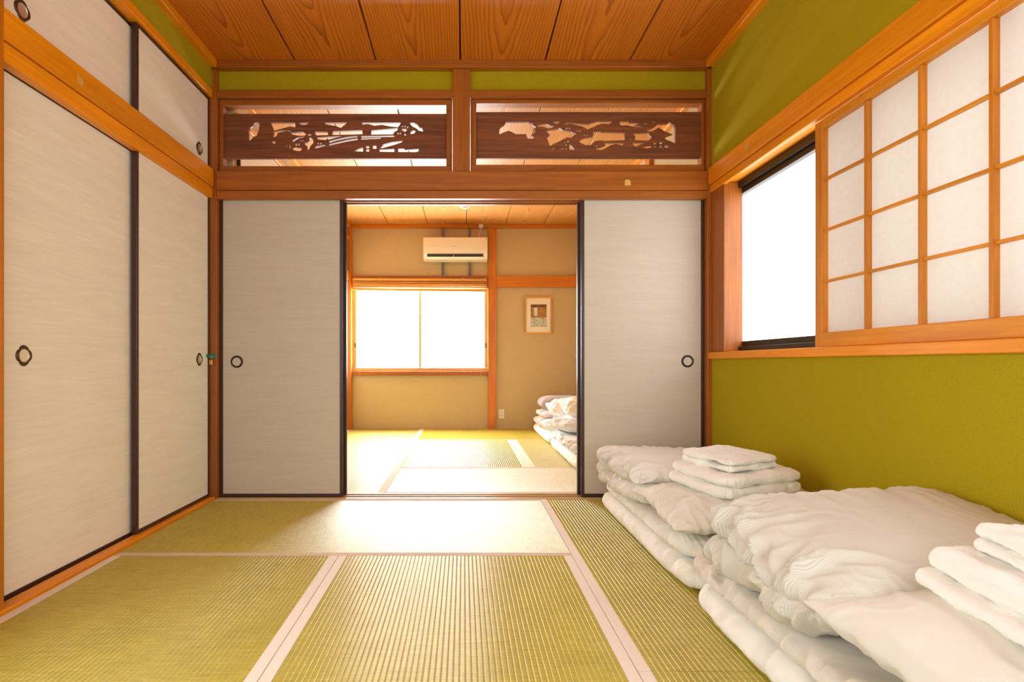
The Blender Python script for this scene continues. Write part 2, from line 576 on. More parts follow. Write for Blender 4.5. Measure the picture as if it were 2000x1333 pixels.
# ------------------------------------------------------------------ windows
# window_1: far window with two pale wooden sashes
w1 = struct(thing('window_1', (-0.52, 6.74, 0.70), None, None))
box('frosted_pane', FX0, -0.525, 6.762, 6.766, FZ0, FZ1, M_GLASS_F, w1)
box('frosted_pane', -0.525, FX1, 6.762, 6.766, FZ0, FZ1, M_GLASS_F, w1)
for x0, x1, z0, z1, m in ((FX0, FX1, 0.70, 0.742, W_PALE_X), (FX0, FX1, 1.675, FZ1, W_PALE_X)):
    box('sash_rail', x0, x1, 6.69, 6.75, z0, z1, m, w1, 0.003)
for x0, x1 in ((FX0, FX0 + 0.035), (-0.540, -0.512), (FX1 - 0.028, FX1)):
    box('sash_stile', x0, x1, 6.69, 6.75, 0.7425, 1.6745, W_PALE_Z, w1, 0.003)
for px in (693.5, 724.5, 756, 787.7, 854, 885.7, 917, 942):
    x = (px - 905) / 160
    box('lattice_bar', x - 0.0018, x + 0.0018, 6.752, 6.756, 0.7425, 1.6745, M_WIRE, w1)
for py in (607, 644.7, 682):
    z = EYE + (711 - py) / 160
    for x0, x1 in ((FX0 + 0.036, -0.541), (-0.511, FX1 - 0.029)):
        box('lattice_bar', x0, x1, 6.7565, 6.7595, z - 0.0018, z + 0.0018, M_WIRE, w1)
for x in (FX0 + 0.018, FX1 - 0.012):
    box('finger_pull', x - 0.006, x + 0.006, 6.685, 6.6895, 0.985, 1.04, M_ALU, w1, 0.002)

# window_2: frosted aluminium window at the right
w2 = struct(thing('window_2', (1.57, 2.2, 0.857), None, None))
box('frosted_pane', 1.578, 1.584, WY0, 3.20, 0.858, 1.801, M_GLASS_R, w2)
box('frame_rail', 1.525, 1.576, WY0, 3.203, 0.858, 0.885, M_ALU, w2, 0.002)
box('sash_rail', 1.545, 1.576, WY0, 3.14, 0.886, 0.915, M_ALU, w2, 0.002)
box('frame_rail', 1.525, 1.576, WY0, 3.203, 1.765, 1.801, M_ALU, w2, 0.002)
box('sash_rail', 1.545, 1.576, WY0, 3.14, 1.735, 1.764, M_ALU, w2, 0.002)
box('frame_stile', 1.5505, 1.576, 3.165, 3.203, 0.886, 1.764, M_ALU, w2, 0.002)
box('sash_stile', 1.5505, 1.576, 3.125, 3.164, 0.916, 1.734, M_ALU, w2, 0.002)
box('sash_stile', 1.545, 1.576, 2.06, 2.10, 0.916, 1.734, M_ALU, w2, 0.002)

# window_3: frosted window of the left wall, beside the camera
w3 = struct(thing('window_3', (-1.58, 0.8, LZ0), None, None))
for a, b_ in ((LY0, 0.80), (0.80, LY1)):
    box('frosted_pane', -1.60, -1.595, a, b_, LZ0, LZ1, glow('left_window_daylight', (0.90, 0.96, 1.0), E_LEFT), w3)
for z0, z1 in ((LZ0, LZ0 + 0.04), (LZ1 - 0.04, LZ1)):
    box('frame_rail', -1.59, -1.46, LY0, LY1, z0, z1, W_BEAM_Y, w3, 0.002)
for y0, y1 in ((LY0, LY0 + 0.04), (0.78, 0.82), (LY1 - 0.04, LY1)):
    box('frame_stile', -1.59, -1.55, y0, y1, LZ0 + 0.0405, LZ1 - 0.0405, W_BEAM_Z, w3, 0.002)

# shoji screen slid over the near half of that window
sj = thing('shoji_screen', (1.48, 1.77, 0.858), 'sliding shoji paper screen with wooden lattice covering part of the right window', 'shoji screen')
SX0, SX1 = 1.464, 1.494
ya, yb = 1.25, 2.29
box('stile', SX0, SX1, 2.245, yb, 0.859, 1.786, W_SHOJI_Z, sj, 0.002)
box('stile', SX0, SX1, ya, ya + 0.045, 0.859, 1.786, W_SHOJI_Z, sj, 0.002)
box('bottom_rail', SX0, SX1, ya + 0.0455, 2.2445, 0.859, 0.917, W_SHOJI_Y, sj, 0.002)
box('top_rail', SX0, SX1, ya + 0.0455, 2.2445, 1.752, 1.786, W_SHOJI_Y, sj, 0.002)
yc = [2.245, 2.009, 1.770, 1.531, 1.295]
zc = [0.917, 1.126, 1.335, 1.544, 1.752]
for y in yc[1:4]:
    box('vertical_muntin', SX0 + 0.004, 1.489, y - 0.0065, y + 0.0065, 0.9175, 1.7515, W_SHOJI_Z, sj, 0.001)
for z in zc[1:4]:
    for i in range(4):
        box('horizontal_muntin', SX0 + 0.009, 1.489, yc[i + 1] + (0.007 if i < 3 else 0.0005), yc[i] - (0.007 if i > 0 else 0.0005), z - 0.005, z + 0.005, W_SHOJI_Y, sj, 0.001)
for i in range(4):
    for j in range(4):
        box('paper_pane', 1.4892, 1.4902, yc[i + 1] + 0.0005, yc[i] - 0.0005, zc[j] + 0.0005, zc[j + 1] - 0.0005, M_SHOJI, sj)


# ------------------------------------------------------------------ sliding doors
def ring_vf(cu, cv, r0, r1, n, lobes=0, amp=0.0, hole=True):
    """flat ring outline points (outer, inner) in a plane"""
    out, inn = [], []
    for k in range(n):
        a = 2 * math.pi * k / n
        rr = r1 * (1 + amp * abs(math.cos(lobes * a / 2.0)) ** 0.7) if lobes else r1
        out.append((cu + rr * math.cos(a), cv + rr * math.sin(a)))
        inn.append((cu + r0 * math.cos(a), cv + r0 * math.sin(a)))
    return out, inn


def pull(parent, plane, at, cu, cv, sgn, r_in=0.024, r_out=0.034, lobes=0, amp=0.0, mr=None, mc=None, ea=1.0):
    """recessed finger pull; plane 'x' (faces +x) or 'y' (faces -y)"""
    n = 48
    out, inn = ring_vf(0, 0, r_in, r_out, n, lobes, amp)

    def pt(u, v_, depth):      # depth: + toward the room
        if plane == 'x':
            return (at + depth, cu + u * ea, cv + v_)
        return (cu + u * ea, at - depth, cv + v_)
    V = [pt(u, w, 0.0005) for u, w in out] + [pt(u * 0.96, w * 0.96, 0.004) for u, w in out] + \
        [pt(u * 1.06, w * 1.06, 0.005) for u, w in inn] + [pt(u, w, 0.0035) for u, w in inn] + [pt(u, w, 0.0008) for u, w in inn]
    Fc = []
    for r in range(4):
        for k in range(n):
            j = (k + 1) % n
            Fc.append((r * n + k, r * n + j, (r + 1) * n + j, (r + 1) * n + k))
    ring = mesh_obj('pull_handle', V, Fc, mr or M_BLACKM, parent, True)
    # dished bowl inside the ring
    V = [pt(0, 0, 0.0008)]
    Fc = []
    for i, (rr, dd) in enumerate(((0.7, 0.0008), (0.9, 0.0013), (0.99, 0.0034))):
        for u, w in inn:
            V.append(pt(u * rr, w * rr, dd))
    for k in range(n):
        Fc.append((0, 1 + k, 1 + (k + 1) % n))
    for i in range(2):
        for k in range(n):
            j = (k + 1) % n
            Fc.append((1 + i * n + k, 1 + i * n + j, 1 + (i + 1) * n + j, 1 + (i + 1) * n + k))
    bowl = mesh_obj('bowl', V, Fc, mc or M_CUP, ring, False)
    return ring


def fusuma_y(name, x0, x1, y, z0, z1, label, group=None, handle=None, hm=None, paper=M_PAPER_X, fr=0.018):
    """door in the partition (faces -y)"""
    t = thing(name, ((x0 + x1) / 2, y + 0.01, z0), label, 'sliding door', group)
    box('paper_panel', x0 + fr * 0.5, x1 - fr * 0.5, y + 0.004, y + 0.018, z0 + fr * 0.5, z1 - fr * 0.5, paper, t)
    for a, b_ in ((x0, x0 + fr), (x1 - fr, x1)):
        box('frame_stile', a, b_, y, y + 0.024, z0, z1, M_LACQ, t, 0.002)
    for a, b_ in ((z0, z0 + fr), (z1 - fr, z1)):
        box('frame_rail', x0 + fr + 0.0003, x1 - fr - 0.0003, y, y + 0.024, a, b_, M_LACQ, t, 0.002)
    if handle:
        pull(t, 'y', y + 0.004, handle[0], handle[1], -1, 0.0255, 0.0365, mr=M_BLACKM, mc=hm or paper)
    return t


def fusuma_x(name, x, y0, y1, z0, z1, label, group=None, handle=None, fr=0.017, side=0.017):
    """closet door on the left wall (faces +x)"""
    t = thing(name, (x - 0.01, (y0 + y1) / 2, z0), label, 'sliding door', group)
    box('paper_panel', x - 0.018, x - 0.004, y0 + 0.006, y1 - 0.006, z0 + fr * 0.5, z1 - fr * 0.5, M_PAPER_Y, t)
    for a, b_ in ((y0, y0 + side), (y1 - side, y1)):
        box('frame_stile', x - 0.026, x, a, b_, z0, z1, M_LACQ, t, 0.002)
    for a, b_ in ((z0, z0 + fr), (z1 - fr, z1)):
        box('frame_rail', x - 0.026, x, y0 + side + 0.0003, y1 - side - 0.0003, a, b_, M_LACQ, t, 0.002)
    if handle:
        pull(t, 'x', x - 0.004, handle[0], handle[1], 1, 0.0235, 0.030, 4, 0.22, M_BRONZE, M_CUP, 0.95)
    return t


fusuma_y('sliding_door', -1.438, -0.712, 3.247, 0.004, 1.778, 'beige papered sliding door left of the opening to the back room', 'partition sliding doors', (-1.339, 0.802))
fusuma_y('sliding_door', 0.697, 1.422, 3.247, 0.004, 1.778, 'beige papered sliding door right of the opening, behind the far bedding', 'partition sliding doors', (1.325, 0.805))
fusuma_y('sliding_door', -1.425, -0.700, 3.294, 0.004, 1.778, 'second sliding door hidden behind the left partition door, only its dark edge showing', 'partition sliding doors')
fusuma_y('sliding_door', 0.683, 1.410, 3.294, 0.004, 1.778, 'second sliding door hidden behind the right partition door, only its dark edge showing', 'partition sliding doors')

fusuma_x('closet_door', -1.512, 1.795, 2.535, 0.006, 1.775, 'tall cream closet sliding door nearest the camera with bright round pull', 'closet sliding doors', (1.895, 0.818))
fusuma_x('closet_door', -1.480, 2.492, 3.208, 0.016, 1.775, 'tall cream closet sliding door by the corner beside the brass padlock', 'closet sliding doors', (3.088, 0.815))
fusuma_x('cupboard_door', -1.512, 1.795, 2.535, 1.927, 2.342, 'upper cupboard sliding door nearest the camera above the left beam', 'upper cupboard doors', (1.888, 2.004))
fusuma_x('cupboard_door', -1.480, 2.492, 3.208, 1.927, 2.342, 'upper cupboard sliding door by the corner next to the carved transom', 'upper cupboard doors', (3.088, 2.000))
# cupboard of the back room, seen through the transom slots
for y0, y1, w in ((3.40, 4.95, 'nearer'), (4.97, 6.55, 'farther')):
    t = thing('cupboard_door', (-1.385, (y0 + y1) / 2, 1.905), 'pale %s cupboard door high on the back room left wall' % w, 'sliding door', 'back room cupboard doors')
    box('paper_panel', -1.398, -1.382, y0 + 0.015, y1 - 0.015, 1.905, 2.275, M_WALLWHITE, t)
    box('frame_stile', -1.399, -1.380, y0, y0 + 0.0145, 1.905, 2.275, M_LACQ, t)
    box('frame_stile', -1.399, -1.380, y1 - 0.0145, y1, 1.905, 2.275, M_LACQ, t)

# ------------------------------------------------------------------ carved transoms
YR = 3.27


def cut_px(pts, ox):
    out = []
    for x, y in pts:
        px, py = ox + x * 0.26, 100 + y * 0.26
        out.append(((px - 905) * YR / F, EYE - (py - 711) * YR / F))
    return out


def rect(a, b, c, d): return [(a, b), (c, b), (c, d), (a, d)]


def dot(x, y, r=8):
    return [(x + r * math.cos(k * math.pi / 4), y + r * math.sin(k * math.pi / 4)) for k in range(8)]


LCUT = [
    [(333, 610), (345, 580), (365, 565), (372, 550), (390, 540), (412, 540), (415, 560), (408, 600), (395, 640), (370, 648), (345, 678), (333, 672)],
    [(497, 541), (682, 541), (684, 577), (640, 571), (590, 585), (540, 598), (522, 600), (515, 580)],
    [(712, 541), (785, 541), (775, 553), (748, 560), (718, 555)],
    [(903, 541), (1070, 541), (1060, 553), (1025, 581), (985, 568), (905, 552)],
    [(1182, 541), (1473, 541), (1470, 553), (1452, 577), (1390, 570), (1330, 558), (1277, 566), (1230, 552), (1182, 556)],
    [(520, 605), (580, 600), (652, 601), (648, 612), (640, 612), (625, 606), (550, 618), (548, 635), (530, 650), (518, 648)],
    [(508, 678), (535, 680), (533, 702), (508, 695)],
    [(642, 618), (740, 608), (765, 626), (755, 640), (720, 641), (670, 635)],
    [(658, 680), (700, 653), (745, 646), (750, 652), (715, 660), (668, 686)],
    [(825, 608), (925, 610), (930, 635), (840, 638)],
    [(960, 606), (1185, 598), (1187, 628), (1100, 632), (957, 634)],
    [(1250, 600), (1452, 582), (1448, 600), (1425, 612), (1415, 630), (1250, 632)],
    [(840, 652), (1050, 640), (1000, 652), (960, 663), (930, 670), (925, 660), (912, 672), (855, 668)],
    [(935, 683), (1000, 664), (1080, 648), (1150, 643), (1150, 652), (1080, 660), (1000, 676), (935, 696)],
    [(935, 705), (1000, 688), (1080, 671), (1150, 660), (1152, 671), (1080, 683), (1000, 700), (940, 714)],
    [(1175, 643), (1425, 639), (1425, 649), (1175, 654)],
    [(1175, 661), (1325, 655), (1322, 663), (1175, 671)],
    [(1325, 720), (1340, 705), (1400, 688), (1490, 678), (1480, 690), (1420, 710), (1340, 732), (1312, 735)],
    [(1123, 757), (1165, 735), (1190, 730), (1192, 759)],
    rect(1212, 718, 1237, 734), rect(1212, 743, 1237, 759), rect(1263, 714, 1291, 738),
    [(1312, 744), (1425, 739), (1425, 762), (1312, 760)],
    [(1452, 737), (1500, 736), (1503, 746), (1610, 738), (1605, 757), (1590, 763), (1452, 762)],
    [(1537, 543), (1575, 542), (1600, 555), (1612, 575), (1635, 583), (1640, 608), (1612, 604), (1590, 585), (1560, 570)],
    [(1540, 612), (1560, 597), (1588, 605), (1575, 622), (1550, 628)],
    [(1478, 590), (1515, 588), (1520, 600), (1500, 612), (1485, 605)],
    [(772, 629), (800, 627), (803, 639), (777, 641)],
    [(785, 662), (800, 652), (818, 668), (818, 695), (800, 712), (785, 745), (772, 745), (770, 715), (752, 706), (752, 694), (775, 690), (790, 680)],
    [(662, 738), (690, 726), (735, 730), (728, 750), (710, 757), (670, 748)],
    [(828, 732), (845, 718), (905, 708), (910, 714), (890, 722), (838, 736)],
    rect(612, 710, 620, 731), rect(637, 712, 647, 737),
    dot(1487, 573, 7), dot(1505, 570, 7), dot(1524, 576, 7), dot(1453, 623, 7), dot(1470, 621, 7), dot(1505, 632, 9),
    dot(690, 709, 8), dot(709, 707, 8), dot(855, 701, 7), dot(875, 700, 7), dot(728, 681, 6), dot(743, 677, 6)]
RCUT = [
    [(365, 600), (375, 575), (400, 560), (415, 537), (580, 535), (590, 545), (625, 546), (615, 560), (640, 575), (630, 590), (638, 605), (620, 625), (600, 640), (625, 652), (612, 664), (578, 662), (565, 628), (490, 628), (460, 613), (435, 603), (400, 615), (365, 630)],
    [(648, 560), (700, 550), (720, 552), (745, 562), (775, 568), (765, 580), (730, 586), (700, 572), (650, 570)],
    [(768, 531), (820, 531), (812, 545), (790, 549), (772, 543)],
    [(845, 550), (870, 540), (900, 541), (1000, 550), (1040, 550), (1060, 540), (1100, 530), (1215, 529), (1205, 543), (1185, 553), (1150, 548), (1100, 560), (1060, 580), (1025, 592), (990, 572), (950, 563), (900, 550), (860, 555)],
    [(712, 605), (740, 595), (790, 590), (815, 581), (840, 597), (900, 608), (945, 626), (920, 640), (905, 655), (870, 652), (820, 680), (775, 700), (745, 718), (735, 690), (722, 655), (745, 632)],
    [(1062, 608), (1125, 604), (1128, 612), (1305, 615), (1310, 673), (1160, 679), (1120, 674), (1085, 680), (1050, 710), (1010, 710), (965, 690), (975, 670), (1000, 657), (1065, 647), (1072, 625)],
    [(1262, 531), (1330, 531), (1335, 540), (1405, 542), (1410, 552), (1385, 558), (1440, 570), (1435, 580), (1370, 572), (1320, 562), (1275, 563)],
    [(1440, 545), (1480, 542), (1465, 556), (1450, 556)],
    [(1505, 530), (1540, 530), (1530, 543), (1515, 543)],
    [(1465, 590), (1500, 588), (1530, 572), (1552, 553), (1620, 550), (1640, 538), (1655, 550), (1680, 565), (1687, 590), (1687, 690), (1680, 697), (1650, 682), (1612, 668), (1605, 650), (1665, 630), (1600, 605), (1560, 578), (1530, 597), (1500, 609), (1480, 606)],
    [(1358, 622), (1480, 617), (1490, 635), (1508, 650), (1490, 670), (1480, 677), (1380, 674), (1385, 640)],
    [(1150, 691), (1300, 691), (1300, 700), (1285, 713), (1240, 700), (1200, 712), (1160, 735), (1130, 747), (1090, 742), (1088, 732), (1120, 728), (1160, 713)],
    [(1358, 690), (1470, 690), (1465, 696), (1420, 705), (1390, 722), (1375, 715)],
    [(1432, 722), (1500, 712), (1505, 727), (1470, 732), (1435, 730)],
    rect(1522, 686, 1542, 706), rect(1522, 714, 1542, 727), rect(1567, 684, 1588, 703), rect(1567, 712, 1588, 727),
    [(1606, 704), (1640, 715), (1625, 727), (1606, 727)],
    [(888, 705), (905, 712), (932, 745), (892, 745)],
    [(752, 742), (775, 724), (778, 742)],
    [(795, 740), (848, 727), (850, 742)],
    rect(1340, 655, 1352, 670),
    dot(870, 586, 7), dot(890, 586, 7), dot(948, 604, 6), dot(968, 606, 7), dot(1002, 637, 7), dot(1022, 637, 7), dot(880, 684, 8), dot(858, 691, 6), dot(866, 711, 7), dot(866, 736, 6), dot(1095, 718, 7)]


def carved_board(parent, x0, x1, z0, z1, cuts):
    cu = bpy.data.curves.new('carve', 'CURVE')
    cu.dimensions = '2D'
    cu.fill_mode = 'BOTH'
    cu.extrude = 0.009

    def spline(pts):
        s = cu.splines.new('POLY')
        s.points.add(len(pts) - 1)
        for p, (a, b_) in zip(s.points, pts):
            p.co = (a, b_, 0, 1)
        s.use_cyclic_u = True
    spline([(x0, z0), (x1, z0), (x1, z1), (x0, z1)])
    for c in cuts:
        spline(c)
    tmp = bpy.data.objects.new('carve_tmp', cu)
    col.objects.link(tmp)
    dg = bpy.context.evaluated_depsgraph_get()
    me = bpy.data.meshes.new_from_object(tmp.evaluated_get(dg))
    vv = [(v.co.x, YR - v.co.z, v.co.y) for v in me.vertices]
    ff = [tuple(p.vertices) for p in me.polygons]
    bpy.data.objects.remove(tmp)
    bpy.data.meshes.remove(me)
    return mesh_obj('carved_board', vv, ff, W_CARVE, parent)


def transom(x0, x1, sx0, sx1, z_slot_t, z_bt, z_bb, z_slot_b, cuts, label):
    t = thing('carved_transom', ((x0 + x1) / 2, YR, 1.9145), label, 'transom', 'carved transoms')
    zt, zb = 2.3475, 1.9145
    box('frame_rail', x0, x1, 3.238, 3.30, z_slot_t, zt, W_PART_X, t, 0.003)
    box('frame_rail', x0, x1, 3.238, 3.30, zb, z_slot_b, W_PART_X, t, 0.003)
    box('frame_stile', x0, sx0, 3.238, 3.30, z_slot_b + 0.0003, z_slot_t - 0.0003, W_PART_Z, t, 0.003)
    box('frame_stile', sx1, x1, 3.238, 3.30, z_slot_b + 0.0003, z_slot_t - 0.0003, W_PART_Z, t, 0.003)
    carved_board(t, sx0 + 0.0003, sx1 - 0.0003, z_bb, z_bt, cuts)
    return t


transom(-1.4385, -0.0675, -1.416, -0.1005, 2.3156, 2.273, 2.008, 1.956, [cut_px(c, 400) for c in LCUT],
        'left openwork wooden transom carved with an arched bridge and shoreline huts')
transom(0.0435, 1.4225, 0.076, 1.404, 2.326, 2.284, 2.010, 1.964, [cut_px(c, 880) for c in RCUT],
        'right openwork wooden transom carved with pines and a pointed pavilion')


# ------------------------------------------------------------------ tatami
def tatami(x0, x1, y0, y1, rib, label, borders, bw=0.034, pitch=0.0155):
    g = 0.0012
    x0, x1, y0, y1 = x0 + g, x1 - g, y0 + g, y1 - g
    t = thing('tatami_mat', ((x0 + x1) / 2, (y0 + y1) / 2, -0.034), label, 'tatami mat', 'woven tatami mats')
    rx0, rx1, ry0, ry1 = x0, x1, y0, y1
    if 'W' in borders: rx0 += bw
    if 'E' in borders: rx1 -= bw
    if 'S' in borders: ry0 += bw
    if 'N' in borders: ry1 -= bw
    a0, a1 = (rx0, rx1) if rib == 'Y' else (ry0, ry1)
    c0, c1 = (ry0, ry1) if rib == 'Y' else (rx0, rx1)
    nr = max(2, int(round((a1 - a0) / pitch)))
    prof = []
    for i in range(nr):
        for s, h in ((0.0, -0.0016), (0.09, -0.0005), (0.24, 0.0), (0.76, 0.0), (0.91, -0.0005)):
            prof.append((a0 + (i + s) * (a1 - a0) / nr, h))
    prof.append((a1, -0.0016))
    prof = [(a0, -0.034)] + prof + [(a1, -0.034)]
    V, Fc = [], []
    for a, h in prof:
        for c in (c0, c1):
            V.append((a, c, h) if rib == 'Y' else (c, a, h))
    for i in range(len(prof) - 1):
        q = (2 * i, 2 * i + 2, 2 * i + 3, 2 * i + 1)
        Fc.append(q if rib == 'Y' else q[::-1])
    Fc.append(tuple(range(0, len(V), 2))[::-1])
    Fc.append(tuple(range(1, len(V), 2)))
    s = mesh_obj('woven_surface', V, Fc, M_RUSH_X if rib == 'X' else M_RUSH_Y, t, False)
    bm = M_BORDER
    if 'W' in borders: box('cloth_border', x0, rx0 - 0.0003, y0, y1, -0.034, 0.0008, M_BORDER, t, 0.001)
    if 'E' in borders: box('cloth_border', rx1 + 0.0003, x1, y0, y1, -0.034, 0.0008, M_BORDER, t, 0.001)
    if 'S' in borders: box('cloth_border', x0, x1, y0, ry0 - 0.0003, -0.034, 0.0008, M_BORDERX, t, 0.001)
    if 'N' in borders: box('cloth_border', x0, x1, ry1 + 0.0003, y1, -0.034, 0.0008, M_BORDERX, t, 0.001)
    return t


SX = 0.447
tatami(-1.443, SX, 2.262, 3.204, 'X', 'tatami mat lying crosswise in front of the partition threshold', 'SN')
tatami(SX, 1.424, 1.412, 3.204, 'Y', 'tatami mat along the right wall, half under the bedding', 'WE')
tatami(-0.512, SX, 1.300, 2.262, 'Y', 'half-size tatami mat at the middle of the near room floor', 'WE')
tatami(-1.443, -0.512, 0.35, 2.262, 'Y', 'long tatami mat beside the closet threshold at the left', 'WE')
tatami(SX, 1.424, 0.35, 1.412, 'Y', 'tatami mat under the nearest mattress at the lower right', 'WE')
XA, XB = -0.475, 0.50
tatami(XA, 1.44, 3.350, 4.20, 'X', 'back room tatami mat lying just beyond the threshold', 'SN')
tatami(XA, XB, 4.20, 5.69, 'Y', 'back room tatami mat at the middle below the window', 'WE', 0.05)
tatami(XB, 1.44, 4.20, 5.69, 'Y', 'back room tatami mat half under the blue-white bedding', 'WE', 0.05)
tatami(XA, 1.44, 5.69, 6.675, 'X', 'back room tatami mat along the far wall by the outlet', 'S')
tatami(-1.398, XA, 3.350, 5.02, 'Y', 'back room tatami mat at the left, nearer one', 'WE', 0.05)
tatami(-1.398, XA, 5.02, 6.675, 'Y', 'back room tatami mat at the left under the window end', 'WE', 0.05)


# ------------------------------------------------------------------ cloth shapes
def perlin(Pt, seed=0):
    rng = np.random.RandomState(seed)
    perm = rng.permutation(256)
    perm = np.concatenate([perm, perm, perm])
    g = rng.normal(size=(256, 3))
    g /= np.linalg.norm(g, axis=1)[:, None]
    i0 = np.floor(Pt).astype(int)
    fr = Pt - i0
    i0 &= 255
    u = fr * fr * fr * (fr * (fr * 6 - 15) + 10)
    res = np.zeros(len(Pt))
    for dx in (0, 1):
        for dy in (0, 1):
            for dz in (0, 1):
                h = perm[perm[perm[(i0[:, 0] + dx) & 255] + ((i0[:, 1] + dy) & 255)] + ((i0[:, 2] + dz) & 255)]
                gr = g[h]
                d = fr - np.array([dx, dy, dz])
                wgt = (u[:, 0] if dx else 1 - u[:, 0]) * (u[:, 1] if dy else 1 - u[:, 1]) * (u[:, 2] if dz else 1 - u[:, 2])
                res += wgt * (gr * d).sum(1)
    return res * 1.6


def sstep(a, b, x):
    t = np.clip((x - a) / (b - a), 0, 1)
    return t * t * (3 - 2 * t)


LAST_UV = [None]


def puff(sx, sy, top, bot, p=4.0, q=2.0, n=(90, 70), pinch=0.0, disp=None, warp=None, pv=None, rnd=0.25):
    """closed cushion: two sheets sharing a seam; returns verts (seam at z=0 local) and faces"""
    nu, nv = n

    def param(m):
        t = np.linspace(-1, 1, m)
        return np.sign(t) * (1 - (1 - np.abs(t)) ** (2.4 if p > 5 else 1.9))
    U, Vv = np.meshgrid(param(nu), param(nv), indexing='ij')
    pv = pv or p
    f = (np.clip(1 - np.abs(U) ** p, 0, 1) ** (1 / q)) * (np.clip(1 - np.abs(Vv) ** pv, 0, 1) ** (1 / q))
    # rnd rounds the corners of the plan
    rc = rnd * min(sx, sy) / 2
    X = U * sx / 2 * (1 - pinch * (1 - Vv ** 2) * np.abs(U) ** 3)
    Y = Vv * sy / 2 * (1 - pinch * (1 - U ** 2) * np.abs(Vv) ** 3)
    if rnd > 0:
        ax = np.abs(U) ** 8 * np.abs(Vv) ** 8
        X = X - np.sign(U) * rc * 0.4 * ax
        Y = Y - np.sign(Vv) * rc * 0.4 * ax
        ex, ey = sx / 2 - np.abs(X), sy / 2 - np.abs(Y)
        cxn = np.clip(rc - ex, 0, None)
        cyn = np.clip(rc - ey, 0, None)
        dd = np.hypot(cxn, cyn)
        k = np.where(dd > 1e-9, np.minimum(1.0, np.maximum(cxn, cyn) / np.maximum(dd, 1e-9)), 1.0)
        X = np.sign(X) * np.where((cxn > 0) & (cyn > 0), sx / 2 - rc + cxn * k, np.abs(X))
        Y = np.sign(Y) * np.where((cxn > 0) & (cyn > 0), sy / 2 - rc + cyn * k, np.abs(Y))
    # lengths along the cloth for the woven stripes
    mid = nu // 2
    zz = top * (np.clip(1 - np.abs(Vv[mid]) ** pv, 0, 1) ** (1 / q))
    ss = np.concatenate([[0], np.cumsum(np.hypot(np.diff(Vv[mid] * sy / 2), np.diff(zz)))])
    SV = np.tile(ss, (nu, 1))
    sheets = []
    for s, h in ((1, top), (-1, bot)):
        Pn = np.stack([X, Y, s * h * f], -1)
        du = np.gradient(Pn, axis=0)
        dv = np.gradient(Pn, axis=1)
        N = np.cross(du, dv) * s
        N /= np.linalg.norm(N, axis=-1)[..., None] + 1e-9
        e = np.zeros_like(U, bool)
        e[0, :] = e[-1, :] = True
        e[:, 0] = e[:, -1] = True
        O = np.stack([np.where(np.abs(U) > 0.999, np.sign(U), 0), np.where(np.abs(Vv) > 0.999, np.sign(Vv), 0), np.zeros_like(U)], -1)
        O /= np.linalg.norm(O, axis=-1)[..., None] + 1e-9
        N[e] = O[e]
        Q = Pn.reshape(-1, 3)
        if disp is not None:
            Q = Q + N.reshape(-1, 3) * (disp(Q, U.ravel(), Vv.ravel(), s) * (1 - 0.9 * np.abs(U * Vv).ravel() ** 5))[:, None]
        sheets.append(Q)
    T, B = sheets
    nT = nu * nv
    edge = np.zeros((nu, nv), bool)
    edge[0, :] = edge[-1, :] = True
    edge[:, 0] = edge[:, -1] = True
    edge = edge.ravel()
    idxB = np.where(edge, np.arange(nT), 0)
    inner = np.where(~edge)[0]
    idxB[inner] = nT + np.arange(len(inner))
    Vt = np.concatenate([T, B[inner]])
    if warp is not None:
        Vt = warp(Vt)
    uvT = np.stack([U.ravel(), SV.ravel()], 1)
    LAST_UV[0] = np.concatenate([uvT, uvT[inner] + np.array([0, 0.5])])
    ii, jj = np.meshgrid(np.arange(nu - 1), np.arange(nv - 1), indexing='ij')
    a = (ii * nv + jj).ravel()
    b_ = ((ii + 1) * nv + jj).ravel()
    c = ((ii + 1) * nv + jj + 1).ravel()
    d = (ii * nv + jj + 1).ravel()
    ft = np.stack([a, b_, c, d], 1)
    fb = idxB[np.stack([d, c, b_, a], 1)]
    return Vt, np.concatenate([ft, fb])


def place(v, cx, cy, cz, rot=0.0, tilt=0.0, roll=0.0):
    """tilt about local x (lifts +y), roll about local y (lifts +x), then rot about z"""
    v = np.asarray(v)
    c, s = math.cos(tilt), math.sin(tilt)
    v = np.stack([v[:, 0], v[:, 1] * c - v[:, 2] * s, v[:, 1] * s + v[:, 2] * c], 1)
    c, s = math.cos(roll), math.sin(roll)
    v = np.stack([v[:, 0] * c - v[:, 2] * s, v[:, 1], v[:, 0] * s + v[:, 2] * c], 1)
    c, s = math.cos(rot), math.sin(rot)
    v = np.stack([v[:, 0] * c - v[:, 1] * s, v[:, 0] * s + v[:, 1] * c, v[:, 2]], 1)
    return v + np.array([cx, cy, cz])


def ridge(a):
    return (1 - np.clip(np.abs(a) * 1.6, 0, 1)) ** 1.6


